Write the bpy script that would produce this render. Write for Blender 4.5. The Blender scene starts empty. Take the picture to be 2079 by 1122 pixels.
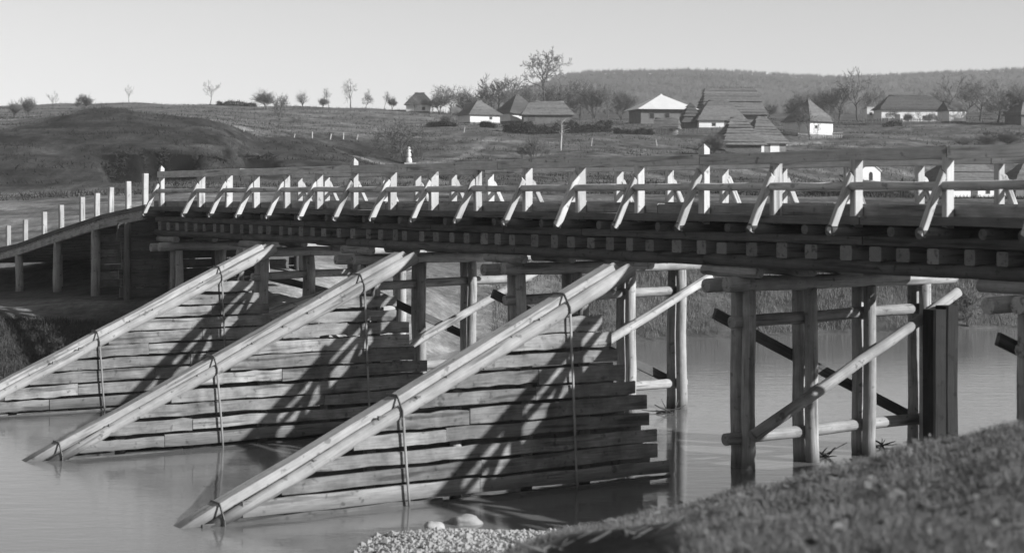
import bpy, bmesh, math, random
import numpy as np
from mathutils import Vector, Matrix, noise as mnoise
R = math.radians
random.seed(7)
sc = bpy.context.scene

# ------------------------------------------------------------------ camera, sky, sun
F, PCX, HOR, IW, IH = 3500.0, 1039.5, 398.0, 2079.0, 1122.0
EYE = 4.97                                   # eye height above the water (water is z = 0)
cam_d = bpy.data.cameras.new('camera'); cam = bpy.data.objects.new('camera', cam_d)
sc.collection.objects.link(cam); sc.camera = cam
cam.location = (0, 0, EYE); cam.rotation_euler = (R(90), 0, 0)
cam_d.sensor_width = 36.0; cam_d.lens = 36.0 * F / IW
cam_d.shift_y = -(IH / 2 - HOR) / IW
cam_d.clip_start = 0.2; cam_d.clip_end = 6000
cam_d.dof.use_dof = True; cam_d.dof.focus_distance = 58.0; cam_d.dof.aperture_fstop = 1.75

U = Vector((-0.539, 0.842, 0)).normalized()          # along the bridge, away from the camera
V = Vector((0.842, 0.539, 0)).normalized()           # downstream
Z = Vector((0, 0, 1))
S = (-U * 1.6 + V * 1.0 + Z * 0.92).normalized()      # towards the sun
world = bpy.data.worlds.new('World'); sc.world = world; world.use_nodes = True
wn = world.node_tree; wn.nodes.clear()
sky = wn.nodes.new('ShaderNodeTexSky'); sky.sky_type = 'NISHITA'; sky.sun_disc = False
sky.sun_elevation = math.asin(S.z); sky.sun_rotation = math.atan2(S.x, S.y)
sky.dust_density = 0.5; sky.air_density = 2.5; sky.altitude = 5000
bw = wn.nodes.new('ShaderNodeRGBToBW'); bg = wn.nodes.new('ShaderNodeBackground'); wo = wn.nodes.new('ShaderNodeOutputWorld')
bg.inputs['Strength'].default_value = 0.070
wn.links.new(sky.outputs[0], bw.inputs[0]); wn.links.new(bw.outputs[0], bg.inputs[0]); wn.links.new(bg.outputs[0], wo.inputs[0])
sun_d = bpy.data.lights.new('sun', 'SUN'); sun = bpy.data.objects.new('sun', sun_d); sc.collection.objects.link(sun)
sun_d.energy = 5.0; sun_d.angle = R(0.5); sun_d.color = (1, 1, 1)
sun.rotation_euler = (-S).to_track_quat('-Z', 'Y').to_euler()
sc.view_settings.view_transform = 'Standard'; sc.view_settings.look = 'None'
sc.view_settings.exposure = 0.66; sc.view_settings.gamma = 1.0; sc.view_settings.use_curve_mapping = False
sc.cycles.max_bounces = 6; sc.cycles.diffuse_bounces = 2; sc.cycles.volume_bounces = 0

# ------------------------------------------------------------------ materials (black-and-white picture: neutral greys)
def mat_base(name, rough=0.85, spec=0.2):
    m = bpy.data.materials.new(name); m.use_nodes = True
    nt = m.node_tree; b = nt.nodes['Principled BSDF']
    b.inputs['Roughness'].default_value = rough; b.inputs['Specular IOR Level'].default_value = spec
    return m, nt, b
def nd(nt, t, **kw):
    n = nt.nodes.new(t)
    for k, v in kw.items(): setattr(n, k, v)
    return n
def mul(nt, a, b, op='MULTIPLY'):
    n = nd(nt, 'ShaderNodeMath', operation=op)
    for i, x in enumerate((a, b)):
        if isinstance(x, (int, float)): n.inputs[i].default_value = x
        else: nt.links.new(x, n.inputs[i])
    return n.outputs[0]
def rng(nt, x, a, b, c, d):
    n = nd(nt, 'ShaderNodeMapRange')
    for i, q in enumerate((a, b, c, d)): n.inputs[i + 1].default_value = q
    nt.links.new(x, n.inputs[0]); return n.outputs[0]
def noise_tex(nt, vec, scale, detail=4, rough=0.6):
    n = nd(nt, 'ShaderNodeTexNoise'); n.inputs['Scale'].default_value = scale
    n.inputs['Detail'].default_value = detail; n.inputs['Roughness'].default_value = rough
    nt.links.new(vec, n.inputs['Vector']); return n.outputs['Fac']
def mapping(nt, sc_, out='Object'):
    tc = nd(nt, 'ShaderNodeTexCoord'); mp = nd(nt, 'ShaderNodeMapping'); mp.inputs['Scale'].default_value = sc_
    nt.links.new(tc.outputs[out], mp.inputs[0]); return mp.outputs[0]
def wood(name, base, var=0.35, stain=0.5, rough=0.85, bump=0.25, lo=0.8, hi=1.15):
    m, nt, b = mat_base(name, rough)
    oi = nd(nt, 'ShaderNodeObjectInfo')
    g = mapping(nt, (0.7, 11, 11)); addv = nd(nt, 'ShaderNodeVectorMath', operation='ADD')
    cmb = nd(nt, 'ShaderNodeCombineXYZ'); r9 = mul(nt, oi.outputs['Random'], 37.0)
    for i in range(3): nt.links.new(r9, cmb.inputs[i])
    nt.links.new(g, addv.inputs[0]); nt.links.new(cmb.outputs[0], addv.inputs[1])
    grain = noise_tex(nt, addv.outputs[0], 3.0, 5, 0.65)
    g2 = mapping(nt, (1, 1, 1)); a2 = nd(nt, 'ShaderNodeVectorMath', operation='ADD')
    nt.links.new(g2, a2.inputs[0]); nt.links.new(cmb.outputs[0], a2.inputs[1])
    blot = noise_tex(nt, a2.outputs[0], 2.2, 4, 0.6)
    v = mul(nt, rng(nt, grain, 0.25, 0.75, 1 - var, 1 + var), rng(nt, blot, 0.3, 0.7, 1 - stain * 0.6, 1 + stain * 0.4))
    v = mul(nt, v, rng(nt, oi.outputs['Random'], 0, 1, lo, hi))
    g3 = mapping(nt, (0.4, 6, 6)); a3 = nd(nt, 'ShaderNodeVectorMath', operation='ADD')
    nt.links.new(g3, a3.inputs[0]); nt.links.new(cmb.outputs[0], a3.inputs[1])
    crack = noise_tex(nt, a3.outputs[0], 1.6, 3, 0.5); v = mul(nt, v, rng(nt, crack, 0.57, 0.66, 1.0, 0.5))
    knot = noise_tex(nt, a2.outputs[0], 6.5, 2, 0.5); v = mul(nt, v, rng(nt, knot, 0.64, 0.72, 1.0, 0.55))
    geo = nd(nt, 'ShaderNodeNewGeometry'); sx = nd(nt, 'ShaderNodeSeparateXYZ'); nt.links.new(geo.outputs['Position'], sx.inputs[0])
    wet = mul(nt, sx.outputs[2], mul(nt, blot, 0.5), 'SUBTRACT'); v = mul(nt, v, rng(nt, wet, -0.2, 0.05, 0.4, 1.0))
    v = mul(nt, v, base * 0.82)
    cc = nd(nt, 'ShaderNodeCombineColor')
    for i in range(3): nt.links.new(v, cc.inputs[i])
    nt.links.new(cc.outputs[0], b.inputs['Base Color'])
    bp = nd(nt, 'ShaderNodeBump'); bp.inputs['Strength'].default_value = bump; bp.inputs['Distance'].default_value = 0.02
    nt.links.new(grain, bp.inputs['Height']); nt.links.new(bp.outputs[0], b.inputs['Normal'])
    return m
def plain(name, base, var=0.25, scale=3.0, rough=0.9, bump=0.3, dist=0.05, coord='Object', rnd=0.2, spec=0.15):
    m, nt, b = mat_base(name, rough, spec)
    g = mapping(nt, (1, 1, 1), coord)
    n1 = noise_tex(nt, g, scale, 6, 0.65)
    v = rng(nt, n1, 0.25, 0.75, base * 0.8 * (1 - var), base * 0.8 * (1 + var))
    oi = nd(nt, 'ShaderNodeObjectInfo')
    v = mul(nt, v, rng(nt, oi.outputs['Random'], 0, 1, 1 - rnd, 1 + rnd))
    cc = nd(nt, 'ShaderNodeCombineColor')
    for i in range(3): nt.links.new(v, cc.inputs[i])
    nt.links.new(cc.outputs[0], b.inputs['Base Color'])
    if bump:
        bp = nd(nt, 'ShaderNodeBump'); bp.inputs['Strength'].default_value = bump; bp.inputs['Distance'].default_value = dist
        nt.links.new(n1, bp.inputs['Height']); nt.links.new(bp.outputs[0], b.inputs['Normal'])
    return m
M = {}
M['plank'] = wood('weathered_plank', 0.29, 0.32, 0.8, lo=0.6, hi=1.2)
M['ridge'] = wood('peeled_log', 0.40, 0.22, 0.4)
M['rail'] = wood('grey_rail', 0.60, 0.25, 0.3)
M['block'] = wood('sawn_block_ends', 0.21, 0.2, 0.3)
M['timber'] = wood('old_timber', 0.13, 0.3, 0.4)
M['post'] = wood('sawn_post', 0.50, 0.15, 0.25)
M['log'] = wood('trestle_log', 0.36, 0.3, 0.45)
M['dark'] = wood('dark_timber', 0.028, 0.3, 0.4)
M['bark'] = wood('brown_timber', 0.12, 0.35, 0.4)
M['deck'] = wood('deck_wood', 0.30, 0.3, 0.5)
M['iron'] = plain('rusty_iron', 0.14, 0.4, 14, 0.7, 0.1, 0.01)
M['white'] = plain('limewash', 0.74, 0.12, 1.2, 0.9, 0.15, 0.03, rnd=0.06)
M['whitepost'] = wood('whitewashed_post', 0.45, 0.1, 0.3)
M['greywall'] = plain('log_wall', 0.16, 0.3, 1.5)
M['thatch'] = wood('thatch', 0.15, 0.4, 0.4, 0.95, 0.6)
M['thatch_dark'] = wood('old_thatch', 0.09, 0.4, 0.4, 0.95, 0.6)
M['tin'] = plain('tin_roof', 0.62, 0.1, 0.6, 0.5, 0.05, rnd=0.03)
M['pane'] = plain('window_dark', 0.03, 0.2, 2, 0.3, 0)
M['bark_tree'] = plain('tree_bark', 0.10, 0.35, 6, 0.95, 0.3)
M['twig'] = plain('twigs', 0.17, 0.3, 3, 0.95, 0, rnd=0.3)
M['birch'] = plain('pale_bark', 0.5, 0.25, 8, 0.9, 0.1)
M['hedge'] = plain('hedge_sticks', 0.035, 0.4, 3, 0.95, 0)
M['grass'] = plain('grass_blades', 0.17, 0.5, 1.3, 0.9, 0)
M['drygrass'] = plain('dry_grass', 0.15, 0.45, 0.8, 0.9, 0)
M['weed'] = plain('dark_weeds', 0.08, 0.4, 1.0, 0.95, 0)
M['leaf'] = plain('dead_leaves', 0.13, 0.5, 2.5, 0.9, 0)
M['stone'] = plain('river_stone', 0.36, 0.3, 7, 0.8, 0.5, 0.03)
M['gravel'] = plain('gravel_stones', 0.28, 0.5, 9, 0.85, 0.3, 0.02)
M['cloth'] = plain('dark_cloth', 0.03, 0.2, 6)
M['skin'] = plain('skin', 0.35, 0.1, 6)
M['paint'] = plain('white_stone', 0.7, 0.12, 5, 0.85, 0.1)
M['wood_far'] = plain('woodland', 0.085, 0.5, 0.02, 0.95, 0)

# ------------------------------------------------------------------ helpers
C = sc.collection
WM = {}
def setp(o, label=None, cat=None, group=None, kind=None):
    if label: o['label'] = label
    if cat: o['category'] = cat
    if group: o['group'] = group
    if kind: o['kind'] = kind
    return o
def place(o, parent, mw):
    C.objects.link(o); WM[o] = mw.copy()
    if parent is not None:
        o.parent = parent; o.matrix_basis = WM[parent].inverted() @ mw
    else: o.matrix_basis = mw
    return o
def empty(name, loc, rz=0, scale=1.0):
    o = bpy.data.objects.new(name, None); o.empty_display_size = 0.3
    return place(o, None, Matrix.Translation(loc) @ Matrix.Rotation(rz, 4, 'Z') @ Matrix.Scale(scale, 4))
def thing(name, loc, label, cat, group=None, rz=0, scale=1.0):
    return setp(empty(name, loc, rz, scale), label, cat, group)
def mesh(name, vs, fs, m=None, smooth=False, flat_from=None):
    me = bpy.data.meshes.new(name); me.from_pydata(vs, [], fs); me.update()
    if m: me.materials.append(m)
    if smooth:
        n = len(fs) if flat_from is None else flat_from
        for i, p in enumerate(me.polygons): p.use_smooth = i < n
    return me
def obj(name, me, parent=None, mw=None):
    return place(bpy.data.objects.new(name, me), parent, mw if mw is not None else (WM[parent] if parent else Matrix()))
def frame(p0, p1, up=Z):
    x = (p1 - p0).normalized()
    if abs(x.dot(up)) > 0.98: up = U
    y = up.cross(x).normalized(); z = x.cross(y)
    return Matrix(((x.x, y.x, z.x, p0.x), (x.y, y.y, z.y, p0.y), (x.z, y.z, z.z, p0.z), (0, 0, 0, 1)))
def ring_mesh(name, L, sect, n, jit, m, taper=1.0, smooth=False, tilt0=0, tilt1=0):
    k = len(sect); vs = []; fs = []
    for i in range(n + 1):
        t = i / n; s = 1 + (taper - 1) * t
        oy = random.uniform(-jit, jit) if 0 < i < n else 0; oz = random.uniform(-jit, jit) if 0 < i < n else 0
        for (y, z) in sect:
            e = (tilt0 * z if i == 0 else tilt1 * z if i == n else 0)
            vs.append((L * t + e, y * s * (1 + random.uniform(-jit, jit)) + oy, z * s * (1 + random.uniform(-jit, jit)) + oz))
    for i in range(n):
        for j in range(k):
            a = i * k + j; b = i * k + (j + 1) % k
            fs.append((a, b, b + k, a + k))
    nb = len(fs)
    fs.append(tuple(range(k - 1, -1, -1))); fs.append(tuple(n * k + j for j in range(k)))
    return mesh(name, vs, fs, m, smooth, nb)
def rect(w, h, b=None):
    b = min(w, h) * 0.1 if b is None else b; a, c = w / 2, h / 2
    return [(-a + b, -c), (a - b, -c), (a, -c + b), (a, c - b), (a - b, c), (-a + b, c), (-a, c - b), (-a, -c + b)]
def circ(r, k=10): return [(r * math.cos(6.28318 * i / k), r * math.sin(6.28318 * i / k)) for i in range(k)]
def beam(parent, name, p0, p1, w, h, m, n=3, jit=0.012, up=Z, tilt0=0, tilt1=0, wave=0):
    p0, p1 = Vector(p0), Vector(p1); me_ = ring_mesh(name, (p1 - p0).length, rect(w, h), n, jit, M[m], 1, False, tilt0, tilt1)
    if wave:                                  # rough-sawn edges: every ring a little higher or lower at top and bottom
        for i in range(n + 1):
            a_, b_ = random.uniform(1 - wave * 1.6, 1 + wave * 0.6), random.uniform(1 - wave * 1.6, 1 + wave * 0.6)
            for j in range(8):
                v = me_.vertices[i * 8 + j]; v.co.z *= a_ if v.co.z > 0 else b_
    return obj(name, me_, parent, frame(p0, p1, up))
def log(parent, name, p0, p1, r, m, taper=0.9, n=5, jit=0.03, k=11, up=Z):
    p0, p1 = Vector(p0), Vector(p1); j = jit
    me = ring_mesh(name, (p1 - p0).length, circ(r, k), n, 0.0, M[m], taper, True)
    for i, v in enumerate(me.vertices):
        ph = (i // k) * 1.7 + p0.x
        v.co.y += math.sin(ph) * r * j * 3; v.co.z += math.cos(ph * 1.3) * r * j * 3
        v.co.y *= 1 + random.uniform(-j, j); v.co.z *= 1 + random.uniform(-j, j)
    return obj(name, me, parent, frame(p0, p1, up))
def P(u, v, z): return U * u + V * v + Vector((0, 0, z + EYE))      # bridge coordinates, z measured from eye level
def XY(px, Y): return (px - PCX) / F * Y

# ------------------------------------------------------------------ terrain
def q(Y, py): return (Y, (HOR - py) * Y / F)
NEAR = [
 (-1100, [(-400, -1.2), (0, -1.6), (8, -2.0), (14, -3.0), (18, -4.0), (21, -4.8), (22, -5.1), (24, -5.5), (28, -5.9)]),
 (300, [(-400, -1.2), (0, -1.6), (8, -2.1), (14, -3.1), (18, -4.1), (21, -4.75), (23.4, -5.0), (25, -5.4), (29, -5.9)]),
 (600, [(-400, -1.2), (0, -1.6), (8, -2.1), (14, -3.1), (18, -4.0), (21, -4.75), (23.4, -5.02), (24.8, -5.15), (26.4, -5.4), (30, -5.9)]),
 (900, [(-400, -1.2), (0, -1.6), (8, -2.1), (14, -3.1), (18, -3.85), (20, -4.2), (22.5, -4.6), (24.6, -4.85), (25.7, -4.99), (27.5, -5.4), (30, -5.9)]),
 (1200, [(-400, -1.2), (0, -1.6), (8, -1.95), (12, -2.42), (14.5, -2.85), (16.5, -3.2), (18.2, -4.1), (21, -4.5), (24.5, -4.8), (26, -4.98), (28, -5.4), (31, -5.9)]),
 (1350, [(-400, -1.2), (0, -1.6), (8, -1.95), (12, -2.36), (14.5, -2.72), (16.5, -3.06), (18.5, -3.9), (21, -4.4), (25, -4.8), (27, -5.0), (29, -5.5), (31, -5.9)]),
 (1540, [(-400, -1.2), (0, -1.6), (8, -1.9), (12, -2.22), (14.5, -2.5), (16.5, -2.86), (18.5, -3.6), (22, -4.4), (26, -4.8), (27.5, -5.0), (30, -5.6), (32, -5.9)]),
 (1720, [(-400, -1.2), (0, -1.6), (8, -1.85), (12, -2.1), (14.5, -2.33), (16.5, -2.66), (18.5, -3.3), (22, -4.2), (26, -4.8), (28, -5.0), (30, -5.6), (33, -5.9)]),
 (1900, [(-400, -1.2), (0, -1.6), (8, -1.8), (12, -1.98), (14.5, -2.16), (16.5, -2.44), (18.5, -3.0), (22, -4.0), (26, -4.75), (28, -5.0), (30, -5.6), (33, -5.9)]),
 (2079, [(-400, -1.2), (0, -1.6), (8, -1.75), (12, -1.85), (14.5, -1.98), (16.5, -2.2), (18.5, -2.7), (22, -3.6), (26, -4.5), (29, -5.0), (31, -5.6), (34, -5.9)]),
 (3200, [(-400, -1.2), (0, -1.6), (8, -1.6), (14, -1.5), (18, -1.7), (22, -2.6), (28, -4.4), (30, -5.0), (32, -5.6), (35, -5.9)]),
]
FAR = [
 (-1100, [(38, -5.9), (42, -5.3), (44, -4.95), (49, -4.1), (54, -3.5), (69, -3.7), (82, -2.6), q(110, 440), q(150, 396), q(172, 330), q(215, 255), q(300, 235), (420, 22), (900, 22), (1700, 24)]),
 (0, [(40, -5.9), (43.5, -5.3), (45.5, -4.95), (50, -4.15), (55, -3.55), (62, -3.7), (69, -3.75), (82, -2.6), q(110, 440), q(150, 396), q(170, 330), q(210, 258), q(300, 238), q(420, 217), (520, 23.5), (900, 24), (1700, 26)]),
 (230, [(40, -5.9), (44, -5.3), (46, -4.95), (50, -4.0), (55, -3.35), (62, -3.45), (68, -3.35), (80, -2.2), q(120, 415), q(150, 388), q(170, 332), q(200, 268), q(240, 226), (262, 12.2), q(310, 232), q(420, 214), (520, 23.5), (900, 24), (1700, 26)]),
 (400, [(40, -5.9), (44, -5.3), (46, -4.9), (49.5, -3.8), (55, -3.1), (60, -2.7), (75, -2.2), q(130, 402), q(155, 372), q(182, 312), q(232, 243), (250, 10.9), q(310, 232), q(420, 215), (520, 23.5), (900, 24), (1700, 26)]),
 (550, [(40, -5.9), (44.5, -5.3), (46.5, -4.9), (49.5, -3.8), (54, -2.9), (60, -2.3), (75, -2.0), q(130, 402), q(165, 362), q(200, 318), q(248, 272), q(310, 245), q(410, 217), (520, 22.5), (900, 24), (1700, 28)]),
 (830, [(45, -5.9), (50, -5.3), (52.5, -4.95), (57, -3.9), (62, -2.9), (75, -2.3), q(130, 402), q(185, 352), q(225, 334), q(262, 287), q(320, 250), q(395, 225), (520, 21), (900, 23), (1700, 35)]),
 (950, [(47, -5.9), (53, -5.3), (56, -4.97), (60, -4.0), (66, -2.9), (78, -2.4), q(130, 402), q(190, 356), q(232, 330), q(266, 284), q(300, 257), q(350, 244), q(420, 232), q(700, 232), q(1100, 212), (1700, 85)]),
 (1200, [(48, -5.9), (55, -5.3), (58.5, -4.97), (61, -4.2), (66, -3.0), (78, -2.4), q(130, 403), q(200, 352), q(238, 312), q(282, 270), q(310, 256), q(400, 243), q(700, 222), q(1150, 163), (1250, 77), (1700, 80)]),
 (1450, [(50, -5.9), (57, -5.3), (60.5, -4.97), (62.5, -4.3), (67, -3.0), (78, -2.4), q(130, 403), q(200, 372), q(240, 318), q(268, 300), q(300, 266), q(350, 250), q(500, 236), q(800, 215), q(1200, 158), (1300, 82), (1700, 88)]),
 (1700, [(52, -5.9), (59, -5.3), (62.5, -4.97), (64.5, -4.3), (69, -3.0), (80, -2.4), q(130, 404), q(200, 388), q(235, 367), q(258, 322), q(288, 284), q(330, 256), q(420, 245), q(800, 215), q(1200, 166), (1300, 80), (1700, 88)]),
 (1950, [(54, -5.9), (61, -5.3), (64.8, -4.97), (67, -4.3), (71, -3.0), (82, -2.4), q(130, 406), q(200, 405), q(240, 392), q(262, 330), q(292, 282), q(330, 250), q(420, 240), q(800, 210), q(1200, 153), (1300, 88), (1700, 92)]),
 (2300, [(56, -5.9), (63, -5.3), (66.8, -4.97), (69, -4.3), (73, -3.0), (84, -2.4), q(130, 406), q(200, 405), q(240, 392), q(262, 330), q(292, 280), q(330, 250), q(420, 238), q(800, 205), q(1200, 138), (1300, 93), (1700, 96)]),
 (3200, [(58, -5.9), (65, -5.3), (68.8, -4.97), (71, -4.3), (75, -3.0), (84, -2.4), q(130, 406), q(200, 405), q(240, 392), q(262, 330), q(292, 280), q(330, 250), q(420, 238), q(800, 195), q(1200, 120), (1300, 98), (1700, 100)]),
]
def hermite(pts):
    x = np.array([p[0] for p in pts], float); y = np.array([p[1] for p in pts], float)
    d = np.diff(y) / np.diff(x); m = np.zeros(len(x)); m[0], m[-1] = d[0], d[-1]
    for i in range(1, len(x) - 1):
        m[i] = 0 if d[i - 1] * d[i] <= 0 else 2 * d[i - 1] * d[i] / (d[i - 1] + d[i])
    def f(t):
        t = np.clip(t, x[0], x[-1]); i = np.clip(np.searchsorted(x, t) - 1, 0, len(x) - 2)
        h = x[i + 1] - x[i]; s = (t - x[i]) / h
        return ((1 + 2 * s) * (1 - s) ** 2) * y[i] + s * (1 - s) ** 2 * h * m[i] + s * s * (3 - 2 * s) * y[i + 1] + s * s * (s - 1) * h * m[i + 1]
    return f
NF = [(c, hermite(p)) for c, p in NEAR]; FF = [(c, hermite(p)) for c, p in FAR]
def colmix(tab, col, Y):
    cs = np.array([c for c, _ in tab]); vals = np.stack([f(Y) for _, f in tab])
    col = np.clip(col, cs[0], cs[-1]); i = np.clip(np.searchsorted(cs, col) - 1, 0, len(cs) - 2)
    t = (col - cs[i]) / (cs[i + 1] - cs[i]); t = t * t * (3 - 2 * t)
    idx = np.arange(len(Y)); return vals[i, idx] * (1 - t) + vals[i + 1, idx] * t
def sstep(a, b, x):
    t = np.clip((x - a) / (b - a), 0, 1); return t * t * (3 - 2 * t)
def wav(x, y, s, seed):                       # cheap smooth noise, vectorised
    r = np.random.RandomState(seed); o = np.zeros_like(x)
    for k in range(7):
        a = r.uniform(0, 6.283); fq = s * r.uniform(0.6, 2.4); o += np.sin((x * math.cos(a) + y * math.sin(a)) * fq + r.uniform(0, 6.28)) / 7 ** 0.5 * 0.8
    return o
def column(X, Y): return PCX + F * X / np.maximum(Y, 3.0)
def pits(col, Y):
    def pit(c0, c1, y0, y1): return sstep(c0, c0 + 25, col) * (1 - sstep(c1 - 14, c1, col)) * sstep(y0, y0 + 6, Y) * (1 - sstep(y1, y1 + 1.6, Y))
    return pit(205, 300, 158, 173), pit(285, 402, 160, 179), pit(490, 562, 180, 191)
def ground_arr(X, Y):
    X = np.asarray(X, float); Y = np.asarray(Y, float); col = column(X, Y)
    zn = colmix(NF, col, Y); zf = colmix(FF, col, Y)
    z = np.where(Y < 36, zn, zf)
    z += 0.05 * wav(X, Y, 1.6, 1) * (Y < 34) + 0.07 * wav(X, Y, 0.9, 2) * sstep(46, 60, Y) + 0.25 * wav(X, Y, 0.16, 3) * sstep(140, 200, Y)
    z += 1.2 * wav(X, Y, 0.02, 4) * sstep(500, 900, Y)
    z += 0.2 * np.sin(z * 4.2 + 1.5 * wav(X, Y, 0.05, 61)) * sstep(152, 165, Y) * (1 - sstep(250, 270, Y)) * (1 - sstep(850, 1000, col))
    a, b, c = pits(col, Y); z -= 2.6 * a + 4.6 * b + 3.4 * c
    return z + EYE
def ground(X, Y): return float(ground_arr(np.array([X]), np.array([Y]))[0])
def hit(px, py, y0, y1):                      # where the line of sight meets the ground between two distances
    Ys = np.linspace(y0, y1, 900); Xs = (px - PCX) / F * Ys
    d = (ground_arr(Xs, Ys) - EYE) - (HOR - py) * Ys / F
    i = np.argmax(d >= 0); i = i if d[i] >= 0 else int(np.argmin(np.abs(d)))
    return float(Xs[i]), float(Ys[i])
def tone_arr(X, Y):
    col = column(X, Y)
    t = np.full_like(X, 0.105)
    mixin = lambda t, v, w: t * (1 - w) + v * w
    t = mixin(t, 0.13, 1 - sstep(30, 36, Y))
    zz = ground_arr(X, Y) - EYE
    t = mixin(t, 0.02, (1 - sstep(13.2, 14.0, Y)) * sstep(1040, 1090, col) * (1 - sstep(1340, 1420, col)))  # shade of the bank undercut painted into the soil tone
    t = t * np.where(Y < 34, 1 + 0.28 * wav(X, Y, 2.2, 51) + 0.2 * wav(X, Y, 0.8, 52), 1)
    t = mixin(t, 0.26, (Y < 34) * (Y > 19.5) * (1 - sstep(-4.75, -4.5, zz)))
    t = mixin(t, 0.19, (Y < 34) * (1 - sstep(-5.2, -5.0, zz)))
    t = mixin(t, 0.27, (Y > 44) * (1 - sstep(64, 80, Y)) * sstep(430, 540, col) * (1 - sstep(760, 1000, col)))
    t = mixin(t, 0.2, (Y > 44) * (1 - sstep(66, 78, Y)) * sstep(760, 1000, col) * (1 - sstep(1000, 1200, col)))
    t = mixin(t, 0.08, (Y > 40) * (1 - sstep(50, 54, Y)) * (1 - sstep(380, 460, col)))
    t = mixin(t, 0.22, sstep(53, 55, Y) * (1 - sstep(58, 62, Y)) * (1 - sstep(150, 260, col)))  # sunlit strip on the left bank edge, painted as a lighter tone
    t = mixin(t, 0.17, sstep(66, 90, Y) * (1 - sstep(140, 150, Y)) * (1 - sstep(500, 900, col)))
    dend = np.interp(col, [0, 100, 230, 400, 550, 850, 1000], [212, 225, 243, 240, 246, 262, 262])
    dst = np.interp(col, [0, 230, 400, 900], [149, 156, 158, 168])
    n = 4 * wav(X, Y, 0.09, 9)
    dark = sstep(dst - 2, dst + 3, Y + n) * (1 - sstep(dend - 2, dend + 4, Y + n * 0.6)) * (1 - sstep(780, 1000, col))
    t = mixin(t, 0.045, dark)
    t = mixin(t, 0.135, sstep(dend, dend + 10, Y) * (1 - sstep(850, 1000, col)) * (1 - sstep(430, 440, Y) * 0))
    t = t * np.where((Y > 90) & (Y < 430), np.clip(1 + 0.3 * wav(X, Y * 0.5, 0.5, 71) + 0.25 * wav(X, Y * 0.6, 1.3, 72), 0.45, 1.7), 1)
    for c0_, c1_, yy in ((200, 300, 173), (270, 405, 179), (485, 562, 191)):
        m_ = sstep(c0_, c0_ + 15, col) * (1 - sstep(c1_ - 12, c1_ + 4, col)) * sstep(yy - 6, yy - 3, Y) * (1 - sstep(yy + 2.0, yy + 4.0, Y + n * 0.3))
        t = mixin(t, 0.010, m_)  # overhang shade on the gully faces, put into the ground colour
    t = mixin(t, 0.085, sstep(350, 460, Y) * sstep(930, 1050, col))
    for pts, w, v in PATHS:
        for (ax, ay), (bx, by) in zip(pts[:-1], pts[1:]):
            L2 = (bx - ax) ** 2 + (by - ay) ** 2
            s = np.clip(((X - ax) * (bx - ax) + (Y - ay) * (by - ay)) / L2, 0, 1)
            d = np.hypot(X - ax - s * (bx - ax), (Y - ay - s * (by - ay)) * 0.6)
            t = mixin(t, v, (1 - sstep(w * 0.5, w * 1.2, d)) * 0.8)
    return t
def pp(*l): return [(XY(px, Y), Y) for px, Y in l]
PATHS = [(pp((1000, 272), (968, 252), (940, 240), (905, 232), (700, 225)), 1.0, 0.19),
         (pp((1600, 262), (1720, 250), (1850, 262), (2000, 275)), 1.2, 0.17),
         (pp((1680, 285), (1600, 278), (1500, 275)), 0.8, 0.3),
         (pp((470, 238), (330, 200), (200, 175)), 0.5, 0.035),
         (pp((1030, 262), (1045, 262)), 1.2, 0.2),
         (pp((1000, 130), (1500, 130), (2100, 135)), 2.5, 0.16)]
def axis(c, s0, lim, g):
    o = [0.0]; s = s0
    while o[-1] < lim:
        if o[-1] > c: s = max(s0, o[-1] * g)
        o.append(o[-1] + s)
    return o
ax = axis(14, 0.45, 1700, 0.026); gx = np.array([-a for a in ax[:0:-1]] + ax)
ay = [-300, -150, -80, -40, -20, -10, -5, 0, 3, 5]
y = 5.0
while y < 1700:
    s = 0.45 if y < 75 else (max(0.45, y * 0.0105) if y < 420 else y * 0.02)
    if 150 < y < 265: s = 0.8 if y < 195 else 1.1
    y += s; ay.append(y)
gy = np.array(ay, float)
XX, YY = np.meshgrid(gx, gy); fx, fy = XX.ravel(), YY.ravel()
fz = ground_arr(fx, fy); nx, ny = len(gx), len(gy)
vs = np.stack([fx, fy, fz], 1)
ii, jj = np.meshgrid(np.arange(nx - 1), np.arange(ny - 1)); a = (jj * nx + ii).ravel()
fs = np.stack([a, a + 1, a + 1 + nx, a + nx], 1)
me = bpy.data.meshes.new('ground'); me.from_pydata(vs.tolist(), [], fs.tolist()); me.update()
for p in me.polygons: p.use_smooth = True
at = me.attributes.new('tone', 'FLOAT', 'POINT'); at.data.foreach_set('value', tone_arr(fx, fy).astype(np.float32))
gm, nt, b = mat_base('turf_and_soil', 0.95, 0.05)
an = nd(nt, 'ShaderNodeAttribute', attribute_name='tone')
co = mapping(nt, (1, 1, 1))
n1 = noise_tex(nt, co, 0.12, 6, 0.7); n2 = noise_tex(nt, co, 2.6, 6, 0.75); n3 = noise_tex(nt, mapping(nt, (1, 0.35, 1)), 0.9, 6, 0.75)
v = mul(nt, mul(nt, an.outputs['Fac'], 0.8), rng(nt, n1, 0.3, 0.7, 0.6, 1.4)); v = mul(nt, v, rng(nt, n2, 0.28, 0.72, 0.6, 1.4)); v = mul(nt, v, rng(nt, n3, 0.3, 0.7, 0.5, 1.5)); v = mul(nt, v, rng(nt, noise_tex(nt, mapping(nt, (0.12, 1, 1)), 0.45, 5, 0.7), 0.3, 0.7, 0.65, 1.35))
cc = nd(nt, 'ShaderNodeCombineColor')
for i in range(3): nt.links.new(v, cc.inputs[i])
nt.links.new(cc.outputs[0], b.inputs['Base Color'])
bp = nd(nt, 'ShaderNodeBump'); bp.inputs['Strength'].default_value = 0.7; bp.inputs['Distance'].default_value = 0.12
nt.links.new(n2, bp.inputs['Height']); nt.links.new(bp.outputs[0], b.inputs['Normal'])
me.materials.append(gm)
setp(obj('ground', me), kind='structure')

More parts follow.
